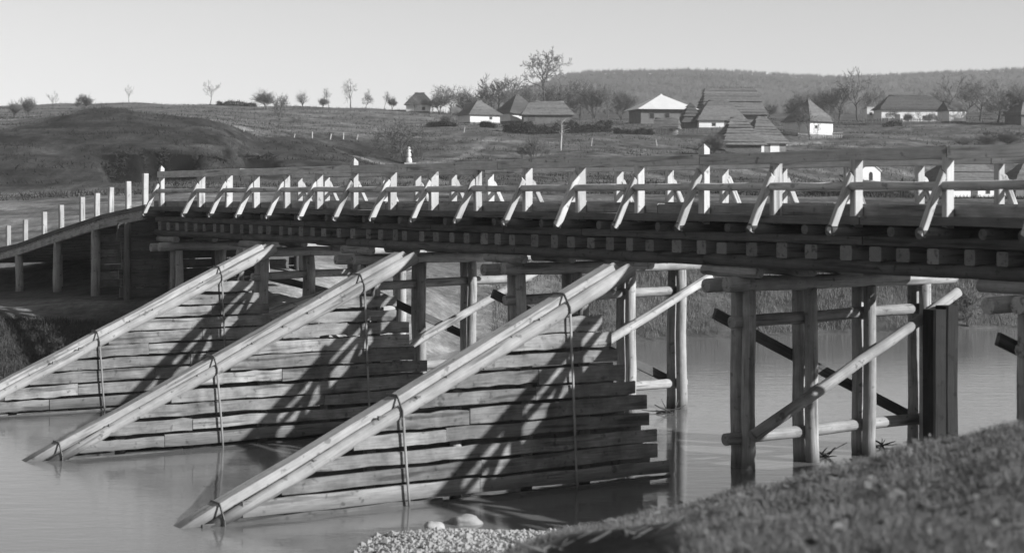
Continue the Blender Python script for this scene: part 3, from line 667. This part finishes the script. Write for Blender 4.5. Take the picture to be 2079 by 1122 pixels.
house(972, 251, 262, 320, 6.2, 5.2, 1.9, 2.7, 28, 'small thatched cottage with one white wall, left of the dark hedge', hip=0.85, courses=5, step=0.03, roof='thatch', wins=((1.2, .9, .6, .5),))
house(1050, 244, 285, 330, 6.5, 6.0, 1.9, 3.6, 30, 'dark thatched cottage directly behind the hedge, half hidden by trees', hip=0.8, courses=5, step=0.03, roof='thatch_dark')
house(1110, 243, 275, 320, 9.0, 5.0, 1.7, 2.5, 4, 'long low thatched barn behind the dark hedge', wall='greywall', hip=0.5, courses=5, step=0.03, roof='thatch', doors=((-3, 1.2, 1.5),))
house(852, 229, 370, 410, 5.0, 4.5, 1.9, 2.6, -8, 'tiny white cottage with dark roof alone on the skyline', roof='thatch_dark', courses=4, step=0.03, hip=0.6, wins=((1.3, .6, .7, .7),))
house(1342, 252, 300, 350, 10.2, 8.0, 3.0, 2.9, 12, 'house with bright pale hipped metal roof', wall='greywall', roof='tin', courses=1, hip=1.0, over=0.9, step=0, wins=((-3, 1.0, 1.0, 1.2), (0, 1.0, 1.0, 1.2), (3, 1.0, 1.0, 1.2)))
house(1482, 254, 315, 370, 11.4, 8.6, 2.2, 5.3, 6, 'largest barn with tall stepped thatched roof and crossed ridge poles', wall='greywall', roof='thatch', courses=10, step=0.24, hip=0.24, comb=True, cat='barn', name='barn', plinth=False)
house(1458, 263, 285, 325, 8.4, 5.5, 1.8, 3.6, 8, 'white-walled cottage with smooth thatch in front of the largest barn', hip=0.75, courses=4, step=0.03, roof='thatch', wins=((-1.5, .6, .7, .6),), doors=((0.9, .9, 1.5),))
house(1402, 262, 280, 320, 3.2, 3.2, 1.4, 3.4, 10, 'narrow steep stepped thatched shed left of the white-walled cottage', wall='greywall', roof='thatch_dark', courses=6, step=0.22, hip=0.85, cat='shed', name='shed', plinth=False)
house(1354, 273, 265, 300, 3.6, 3.0, 1.3, 1.7, -14, 'little gabled shed with ridged roof behind the picket fence', wall='plank', roof='thatch', courses=6, step=0.14, hip=0.05, over=0.35, cat='shed', name='shed', plinth=False)
house(1498, 309, 225, 268, 5.6, 5.0, 1.5, 4.0, 12, 'front barn with steep pyramid roof of thick straw steps', wall='bark', roof='thatch', courses=9, step=0.24, hip=0.62, cat='barn', name='barn', plinth=False)
house(1546, 309, 228, 275, 5.4, 5.6, 1.6, 4.0, 16, 'white-patched cottage joined to the right of the front stepped barn', wall='greywall', roof='thatch', courses=9, step=0.12, hip=0.6, plinth=False, doors=((0.9, 1.5, 1.4), (-1.5, 1.3, 1.35)), door_m='white')
house(1642, 277, 265, 310, 6.0, 5.6, 2.7, 3.7, 40, 'bright white cottage with rounded pale thatch and dark left gable', hip=0.8, courses=4, step=0.03, roof='thatch', wins=((-1.4, 1.4, .6, .5),))
house(1848, 241, 295, 340, 13.2, 5.6, 2.9, 2.8, 4, 'long white farmhouse with dark thatched roof behind a picket fence', roof='thatch_dark', courses=6, step=0.05, hip=0.7, wins=((-1, .8, .7, .7), (2, .8, .7, .7), (4.4, .8, .7, .7)), doors=((-3.4, 1, 1.7),))
house(1769, 240, 300, 345, 2.4, 3.2, 3.4, 0.5, 0, 'small white block building at the left end of the long farmhouse', courses=1, step=0, hip=0.2, over=0.1, roof='thatch', name='outbuilding', wins=((-.4, 1.8, .5, .6),), dy=1.0)
house(1932, 242, 285, 330, 3.6, 4.4, 2.5, 1.7, 16, 'white gabled wing at the right end of the long farmhouse', courses=3, step=0.03, hip=0.1, over=0.25, roof='thatch_dark', name='outbuilding')
house(2084, 252, 275, 320, 6.0, 5.0, 2.0, 3.2, 20, 'dark thatched house cut off by the right picture edge', wall='greywall', courses=6, step=0.05, hip=0.8)
house(1952, 407, 195, 245, 8.2, 6.0, 2.1, 2.9, 24, 'large thatched cottage seen through the railing, white wall in shade of the eaves', courses=9, step=0.15, hip=0.75, roof='thatch', doors=((-.6, .9, 1.6),), wins=((1.3, .7, .6, .6),))
house(2082, 407, 195, 245, 5.0, 5.0, 2.0, 3.0, 10, 'thatched hut at the right edge seen through the railing', wall='greywall', courses=8, step=0.06, hip=0.8)
# chapel
X, Y = hit(1764, 366, 205, 250); g = ground(X, Y)
ch = thing('wayside_chapel', (X, Y + 1, g), 'tiny white chapel with arched doorway seen through the railing', 'chapel', None, R(14))
w_, d_, hw_ = 2.9, 2.2, 1.35
vs = [(-w_/2, -d_/2, -.3), (w_/2, -d_/2, -.3), (w_/2, -d_/2, hw_), (0, -d_/2, hw_ + 1.1), (-w_/2, -d_/2, hw_)]; vs += [(x, y_ + d_, z) for x, y_, z in vs]
obj('wall', mesh('wall', vs, [(0, 1, 2, 3, 4), (9, 8, 7, 6, 5), (1, 6, 7, 2), (4, 9, 5, 0), (0, 5, 6, 1)], M['white']), ch)
for s in (-1, 1):
    rv = [(0, -d_/2 - .12, hw_ + 1.22), (s * (w_/2 + .15), -d_/2 - .12, hw_ - .05), (s * (w_/2 + .15), d_/2 + .12, hw_ - .05), (0, d_/2 + .12, hw_ + 1.22)]
    rv += [(x, y_, z - .1) for x, y_, z in rv]
    obj('roof', mesh('roof', rv, [(0, 1, 2, 3), (7, 6, 5, 4), (0, 4, 5, 1), (1, 5, 6, 2), (2, 6, 7, 3), (3, 7, 4, 0)], M['white']), ch)
av = [(-.28, -d_/2 - .02, 0)] + [(.28 * math.cos(math.pi * (1 - i / 8)), -d_/2 - .02, .75 + .42 * math.sin(math.pi * i / 8)) for i in range(9)] + [(.28, -d_/2 - .02, 0)]
av += [(x, y_ + .1, z) for x, y_, z in av]; k = len(av) // 2
obj('door', mesh('door', av, [tuple(range(k))] + [(i, i + k, (i + 1) % k + k, (i + 1) % k) for i in range(k)], M['pane']), ch)
# statue
X, Y = hit(830, 333, 205, 250); g = ground(X, Y)
st = thing('wayside_statue', (X, Y, g), 'white carved wayside statue on a pedestal beside the fan-shaped tree', 'statue')
bxo('base_slab', st, (0.2, 0, -0.15), (1.5, 1.0, 0.3), 'paint')
def lathe(parent, name, prof, m, k=12):
    vs = [(r * math.cos(6.283 * j / k), r * math.sin(6.283 * j / k), z) for r, z in prof for j in range(k)]
    fs = [(i * k + j, i * k + (j + 1) % k, (i + 1) * k + (j + 1) % k, (i + 1) * k + j) for i in range(len(prof) - 1) for j in range(k)]
    fs += [tuple(range(k - 1, -1, -1)), tuple((len(prof) - 1) * k + j for j in range(k))]
    return obj(name, mesh(name, vs, fs, M[m], True), parent)
lathe(st, 'pedestal', [(.44, .15), (.42, .5), (.34, .8), (.22, .95), (.36, 1.05), (.36, 1.12)], 'paint')
lathe(st, 'figure', [(.3, 1.12), (.34, 1.3), (.26, 1.45), (.18, 1.55), (.32, 1.72), (.3, 1.88), (.16, 1.98), (.19, 2.08), (.2, 2.18), (.1, 2.3)], 'paint')
# person
X, Y = hit(1832, 411, 150, 245); g = ground(X, Y); hgt = 1.72
def skin_body(parent, name, joints, edges, m):
    me_ = bpy.data.meshes.new(name); me_.from_pydata([j[:3] for j in joints], edges, []); me_.materials.append(M[m])
    o = place(bpy.data.objects.new(name, me_), parent, WM[parent])
    md = o.modifiers.new('skin', 'SKIN'); md.use_smooth_shade = True
    for i, j in enumerate(joints): me_.skin_vertices[0].data[i].radius = (j[3], j[3])
    me_.skin_vertices[0].data[0].use_root = True
    o.modifiers.new('sub', 'SUBSURF').levels = 1
    return o
pe = thing('person', (X, Y, g), 'small person in dark clothes standing on the plain beyond the railing', 'person')
J = [(0, 0, .92, .16), (0, 0, 1.2, .17), (0, 0, 1.4, .16), (0, 0, 1.5, .07), (0, -.02, 1.62, .11), (0, -.02, 1.7, .08),
     (-.2, 0, 1.4, .07), (-.26, .02, 1.12, .06), (-.24, -.08, .86, .05), (.2, 0, 1.4, .07), (.26, .02, 1.12, .06), (.24, -.08, .86, .05),
     (-.1, 0, .86, .11), (-.12, -.04, .48, .08), (-.13, .03, .08, .06), (-.13, -.12, .04, .05), (.1, 0, .86, .11), (.13, .03, .48, .08), (.14, .06, .08, .06), (.14, -.09, .04, .05)]
skin_body(pe, 'body', J, [(0, 1), (1, 2), (2, 3), (3, 4), (4, 5), (2, 6), (6, 7), (7, 8), (2, 9), (9, 10), (10, 11), (0, 12), (12, 13), (13, 14), (14, 15), (0, 16), (16, 17), (17, 18), (18, 19)], 'cloth')

# fences and hedges
def picket_fence(pts, label, hgt=1.2, gap=0.28, y0=250, y1=340, mt='timber', w=0.13):
    pa = [hit(px, py, y0, y1) for px, py in pts]; c = Vector((*pa[0], ground(*pa[0])))
    t = thing('picket_fence', c, label, 'fence')
    pk = ring_mesh('picket', hgt, rect(w, 0.04), 1, 0.0, M[mt], 1, False)
    for (xa, ya), (xb, yb) in zip(pa[:-1], pa[1:]):
        L = math.hypot(xb - xa, yb - ya); n_ = int(L / gap)
        for i in range(n_):
            x, y_ = xa + (xb - xa) * i / n_, ya + (yb - ya) * i / n_; g_ = ground(x, y_)
            p0 = Vector((x, y_, g_ - 0.1)); p1 = p0 + Vector((random.uniform(-.06, .06), random.uniform(-.06, .06), hgt))
            obj('picket', pk, t, frame(p0, p1, Vector((0, 1, 0))))
        for zz in (0.35, 0.9): beam(t, 'fence_rail', (xa, ya + 0.06, ground(xa, ya) + zz), (xb, yb + 0.06, ground(xb, yb) + zz), 0.06, 0.08, mt, 2)
picket_fence([(1756, 251), (1830, 254), (1912, 252)], 'picket fence in front of the long white farmhouse', 1.35)
picket_fence([(1330, 273), (1400, 274), (1500, 268)], 'picket fence below the little gabled shed', 1.2, y0=240, y1=320)
picket_fence([(1590, 272), (1650, 282), (1712, 280)], 'pale low fence around the white thatched cottage', 0.7, 0.3, 240, 320, 'whitepost')
picket_fence([(1125, 243), (1180, 243), (1240, 244)], 'weathered fence behind the dark hedge', 1.1, 0.35, 262, 330)
def hedge(pts, label, hgt, thick, y0, y1, dens=260, name='hedge', mt='hedge'):
    pa = [hit(px, py, y0, y1) for px, py in pts]; c = Vector((*pa[0], ground(*pa[0])))
    t = thing(name, c, label, 'hedge')
    vs, fs = [], []; rd = random.Random(len(label))
    for (xa, ya), (xb, yb) in zip(pa[:-1], pa[1:]):
        k = int(math.hypot(xb - xa, yb - ya) * dens)
        sa = np.array([rd.random() for _ in range(k)]); xs = xa + (xb - xa) * sa; ys = ya + (yb - ya) * sa + np.array([rd.uniform(-thick, thick) / 2 for _ in range(k)])
        gs = ground_arr(xs, ys)
        for x, y_, g in zip(xs, ys, gs):
            z = g - 0.1 + hgt * rd.random() ** 1.1 * (0.85 + 0.2 * math.sin(x * 0.9) + 0.1 * math.sin(x * 2.7)); d = Vector((rd.gauss(0, .3), rd.gauss(0, .3), rd.gauss(0.1, .22)))
            p = Vector((x, y_, z)) - c; b_ = len(vs); w = Vector((rd.uniform(-.08, .08), rd.uniform(-.08, .08), rd.uniform(-.08, .08)))
            vs += [tuple(p - w), tuple(p + w), tuple(p + d)]; fs.append((b_, b_ + 1, b_ + 2))
    obj('foliage', mesh('foliage', vs, fs, M[mt]), t)
hedge([(1022, 266), (1080, 272), (1150, 270), (1242, 268)], 'long dark hedge below the left thatched houses', 1.9, 1.4, 240, 300)
hedge([(975, 258), (1006, 260)], 'short dark hedge against the white wall of the small cottage', 1.0, 0.8, 250, 300)
hedge([(868, 256), (925, 257)], 'low dark hedge left of the small thatched cottage', 0.7, 0.8, 250, 310)
hedge([(1246, 272), (1325, 274)], 'dark hedge continuing right towards the picket fence', 1.0, 0.8, 245, 310)
hedge([(440, 217), (520, 218)], 'dark low hedge on the left skyline', 1.2, 1.5, 380, 430)
hedge([(1640, 398), (1735, 398)], 'low dark bushes on the plain left of the tiny chapel', 1.3, 1.5, 150, 240)
hedge([(1755, 392), (1840, 391)], 'thin dark hedge line on the plain beside the small person', 0.5, 0.6, 150, 240)
hedge([(286, 318), (330, 312), (402, 318)], 'dark scrub along the lip of the hillside gully above the far rail', 0.7, 1.0, 176, 186, 120)
hedge([(214, 345), (240, 335), (262, 338)], 'dark scrub clump in the hillside hollow left of the gully', 1.2, 1.0, 170, 178, 120)
hedge([(496, 322), (556, 322)], 'dark scrub on the small hollow right of the gully', 0.6, 0.8, 188, 197, 120)
hedge([(1790, 240), (1830, 241)], 'dark bushes under the left eaves of the long farmhouse', 1.1, 0.8, 285, 320, 120)
hedge([(2000, 285), (2079, 288)], 'dark brambles on the slope at the right edge', 1.5, 3.0, 245, 300, 160)
# fence stakes on the hillside
for px, py, tp, lab in [(494, 268, 258, 'leaning pale stake on the dark crest, leftmost of the hillside stakes'), (597, 279, 272, 'short stake at the foot of the saplings'), (634, 281, 268, 'pale stake right of the leaning sapling'),
                        (670, 284, 272, 'upright pale stake in the middle of the hillside row'), (697, 283, 270, 'slightly tilted stake left of the last hillside stake'), (724, 284, 273, 'last pale stake of the hillside row on the right'),
                        (1334, 296, 283, 'pale stake on the slope under the picket fence'), (1200, 297, 280, 'thin pale stake right of the birch stem'), (941, 270, 258, 'small stake before the small thatched cottage')]:
    X, Y = hit(px, py, 180, 300); g = ground(X, Y)
    setp(beam(None, 'stake', (X, Y, g - 0.2), (X + random.uniform(-.25, .25), Y, g + (py - tp) * Y / F), 0.14, 0.14, 'whitepost', 1, 0), lab, 'stake', 'pale stakes on the hillside')

# ------------------------------------------------------------------ wooded far hill (one mass)
rd = random.Random(3); vs, fs = [], []
N = 0
while N < 14000:
    Y = rd.uniform(430, 1290); px = rd.uniform(860, 2350)
    if px < 1050 and rd.random() > (px - 860) / 190: continue
    if Y < 640 and rd.random() > (Y - 430) / 210: continue
    X = XY(px, Y); N += 1
    TMP = (X, Y)
    vs.append(TMP)
gzs = ground_arr(np.array([p[0] for p in vs]), np.array([p[1] for p in vs])); pts = vs; vs = []
for (X, Y), g in zip(pts, gzs):
    h = rd.uniform(2.5, 5.0); w = h * rd.uniform(.35, .6)
    for i in range(12):
        aa = rd.uniform(0, 6.28); rr = w * math.sqrt(rd.random()); z1 = g + h * (1 - 0.45 * (rr / w) ** 2) * rd.uniform(.75, 1.05)
        b_ = len(vs); s = rd.uniform(.06, .2); x1, y1 = X + rr * math.cos(aa), Y + rr * math.sin(aa)
        vs += [((X + x1) / 2 - s, (Y + y1) / 2, g + h * .25), ((X + x1) / 2 + s, (Y + y1) / 2 + s, g + h * .3), (x1, y1, z1)]; fs.append((b_, b_ + 1, b_ + 2))
setp(obj('woodland', mesh('woodland', vs, fs, M['wood_far'])), 'bare woodland covering the far hill', 'woodland', kind='stuff')

# ------------------------------------------------------------------ grass, reeds, gravel
def blades(name, pts, hmin, hmax, w, m, lean=0.45, seed=1, label='', cat='grass', per=1):
    r = np.random.RandomState(seed); n_ = len(pts)
    x, y_ = pts[:, 0], pts[:, 1]; g = ground_arr(x, y_)
    h = r.uniform(hmin, hmax, n_); a = r.uniform(0, 6.283, n_); l = r.normal(0, lean, n_) * h; b_ = r.uniform(0, 6.283, n_); ww = w * r.uniform(.6, 1.4, n_)
    p0 = np.stack([x - ww * np.cos(a), y_ - ww * np.sin(a), g - .02], 1); p1 = np.stack([x + ww * np.cos(a), y_ + ww * np.sin(a), g - .02], 1)
    p2 = np.stack([x + l * np.cos(b_), y_ + l * np.sin(b_), g + h], 1)
    v_ = np.stack([p0, p1, p2], 1).reshape(-1, 3); f_ = np.arange(3 * n_).reshape(-1, 3)
    setp(obj(name, mesh(name, v_.tolist(), f_.tolist(), M[m])), label, cat, kind='stuff')
r = np.random.RandomState(5)
n_ = 230000; Y = 6 + 15 * r.uniform(0, 1, n_) ** 0.8; px = r.uniform(950, 2800, n_); X = (px - PCX) / F * Y
zz = ground_arr(X, Y) - EYE; keep = (zz > -4.35) & ~((px > 1070) & (px < 1380) & (Y < 13.6)) & (wav(X, Y, 2.2, 31) + r.normal(0, .7, n_) > -0.5)
blades('bank_grass', np.stack([X, Y], 1)[keep], 0.02, 0.075, 0.004, 'grass', 1.0, 2, 'short tufted grass on the near bank at lower right')
n_ = 2500; Y = 6 + 15 * r.uniform(0, 1, n_) ** 0.8; px = r.uniform(950, 2300, n_); X = (px - PCX) / F * Y
zz = ground_arr(X, Y); keep = (zz > 0.6) & ~((px > 1060) & (px < 1400) & (Y < 13.8)); X, Y, zz = X[keep], Y[keep], zz[keep]; k = len(X)
c0 = np.stack([X, Y, zz + r.uniform(0.01, 0.07, k)], 1); ta = r.normal(0, 1, (k, 3)) * [1, 1, .45] * 0.022; tb = r.normal(0, 1, (k, 3)) * [1, 1, .45] * 0.022
v_ = np.stack([c0 - ta, c0 - tb, c0 + ta, c0 + tb], 1).reshape(-1, 3); f_ = np.arange(4 * k).reshape(-1, 4)
setp(obj('fallen_leaves', mesh('fallen_leaves', v_.tolist(), f_.tolist(), M['leaf'])), 'dead leaves scattered over the near grassy bank', 'leaves', kind='stuff')
n_ = 130000; Y = r.uniform(56, 84, n_); px = r.uniform(1000, 2300, n_); X = (px - PCX) / F * Y
zz = ground_arr(X, Y) - EYE; keep = (zz > -4.9) & (wav(X, Y, 0.9, 33) + r.normal(0, .6, n_) > -0.2)
blades('bank_scrub', np.stack([X, Y], 1)[keep], 0.08, 0.5, 0.009, 'drygrass', 0.6, 3, 'dry weeds and scrub along the far river bank')
n_ = 40000; Y = r.uniform(45, 60, n_); px = r.uniform(-150, 330, n_); X = (px - PCX) / F * Y
zz = ground_arr(X, Y) - EYE; keep = (zz > -4.9) & (zz < -3.75) & (Y < 54)
blades('bank_weeds', np.stack([X, Y], 1)[keep], 0.05, 0.2, 0.012, 'weed', 0.9, 4, 'dark weeds on the slope of the left bank')
def rock(seed, s, k=1):
    bm = bmesh.new(); bmesh.ops.create_icosphere(bm, subdivisions=k, radius=1)
    for v in bm.verts:
        f = 1 + 0.35 * mnoise.noise(v.co * 1.4 + Vector((seed * 7.1, 0, 0))); v.co = Vector((v.co.x * s[0], v.co.y * s[1], v.co.z * s[2])) * f
    me_ = bpy.data.meshes.new('stone'); bm.to_mesh(me_); bm.free(); me_.materials.append(M['stone'])
    for p in me_.polygons: p.use_smooth = True
    return me_
for i, (px, py, s, lab) in enumerate([(946, 1052, (.24, .2, .11), 'large pale stone in the water before the front icebreaker'), (942, 1072, (.16, .15, .05), 'flat stone just below the large pale stone'),
                                      (882, 1078, (.15, .14, .1), 'smaller stone at the gravel edge left of the large pale stone'), (1165, 1079, (.1, .1, .06), 'small white pebble stone at the right end of the gravel')]):
    Y = 4.9 * F / (py - HOR); X = XY(px, Y)
    o = obj('stone', rock(i + 1, s, 3), None, Matrix.Translation((X, Y, max(ground(X, Y), -0.02) + s[2] * .35))); setp(o, lab, 'stone')
vs, fs = [], []; rd = random.Random(9)
octa = [(1, 0, 0), (-1, 0, 0), (0, 1, 0), (0, -1, 0), (0, 0, 1), (0, 0, -1)]; of = [(0, 2, 4), (2, 1, 4), (1, 3, 4), (3, 0, 4), (2, 0, 5), (1, 2, 5), (3, 1, 5), (0, 3, 5)]
cand = np.stack([r.uniform(-6, 3, 26000), r.uniform(21, 28, 26000)], 1); cg = ground_arr(cand[:, 0], cand[:, 1])
for (x, y_), g in zip(cand, cg):
    if -0.04 < g < 0.35 and len(fs) < 9000 * 8:
        s = rd.uniform(.012, .05) * (2 if rd.random() < .04 else 1); b_ = len(vs)
        vs += [(x + a_ * s * rd.uniform(.7, 1.3), y_ + c_ * s * rd.uniform(.7, 1.3), g + d_ * s * .6 + s * .2) for a_, c_, d_ in octa]; fs += [tuple(b_ + j for j in f) for f in of]
setp(obj('shore_gravel', mesh('shore_gravel', vs, fs, M['gravel'])), 'pale gravel along the near water edge', 'gravel', kind='stuff')
# driftwood
def twigs(px, py, Y, lab, sz, m='bark', n_=7, seed=1, z=None):
    X = XY(px, Y); g = max(ground(X, Y), 0) if z is None else z
    t = thing('driftwood', (X, Y, g), lab, 'driftwood'); rd_ = random.Random(seed)
    for i in range(n_):
        a_ = rd_.uniform(0, 6.28); e = rd_.uniform(-.05, .5); l = sz * rd_.uniform(.5, 1)
        p0 = Vector((X + rd_.gauss(0, sz * .2), Y + rd_.gauss(0, sz * .2), g + .02)); p1 = p0 + Vector((math.cos(a_) * l, math.sin(a_) * l * .5, e * l))
        log(t, 'branch', p0, p1, sz * rd_.uniform(.02, .05), m, 0.4, 3, 0.1, 6)
twigs(1215, 1045, 22.0, 'tangled branch at the water edge below the front icebreaker', 0.7, 'bark', 6, 3)
twigs(1150, 1085, 21.0, 'pale broken twigs on the gravel beside the grassy bank', 0.4, 'plank', 5, 4)
twigs(1345, 830, 39.6, 'drift branches caught at the posts of the second trestle', 0.6, 'bark', 8, 5, 0)
twigs(1680, 922, 33.0, 'drift branches caught between posts of the nearest full trestle', 0.6, 'bark', 9, 6, 0)
twigs(1790, 902, 34.2, 'drift branch lying by the dark guard timbers', 0.5, 'plank', 5, 8, 0)

n_ = 150000; Y = 140 + 290 * r.uniform(0, 1, n_) ** 1.3; px = r.uniform(-150, 2250, n_); X = (px - PCX) / F * Y
keep = wav(X, Y, 0.35, 41) + 0.6 * wav(X, Y, 1.3, 43) + r.normal(0, .4, n_) > 0.35
blades('hill_scrub', np.stack([X, Y], 1)[keep], 0.1, 0.5, 0.05, 'hedge', 0.9, 6, 'rough tufts of heath and grass on the hillsides')

# ------------------------------------------------------------------ haze over the far hill
hz = bpy.data.materials.new('thin_haze'); hz.use_nodes = True; hn = hz.node_tree; hn.nodes.clear()
pv = nd(hn, 'ShaderNodeVolumePrincipled'); ho = nd(hn, 'ShaderNodeOutputMaterial')
pv.inputs['Color'].default_value = (0.9, 0.9, 0.9, 1); pv.inputs['Density'].default_value = 0.00024; pv.inputs['Anisotropy'].default_value = 0.0
hn.links.new(pv.outputs[0], ho.inputs['Volume'])
bxh = mesh('haze', box((0, 700, -8), (3700, 2300, 140)), BF, hz)
setp(obj('haze', bxh), 'thin pale haze over the valley', 'haze', kind='stuff')
twigs(1120, 1120, 12.6, 'dark roots hanging from the undercut edge of the near bank', 0.35, 'bark', 7, 11)
twigs(1290, 1110, 12.4, 'bare root tangle on the shade-painted soil of the near bank', 0.3, 'bark', 7, 12)
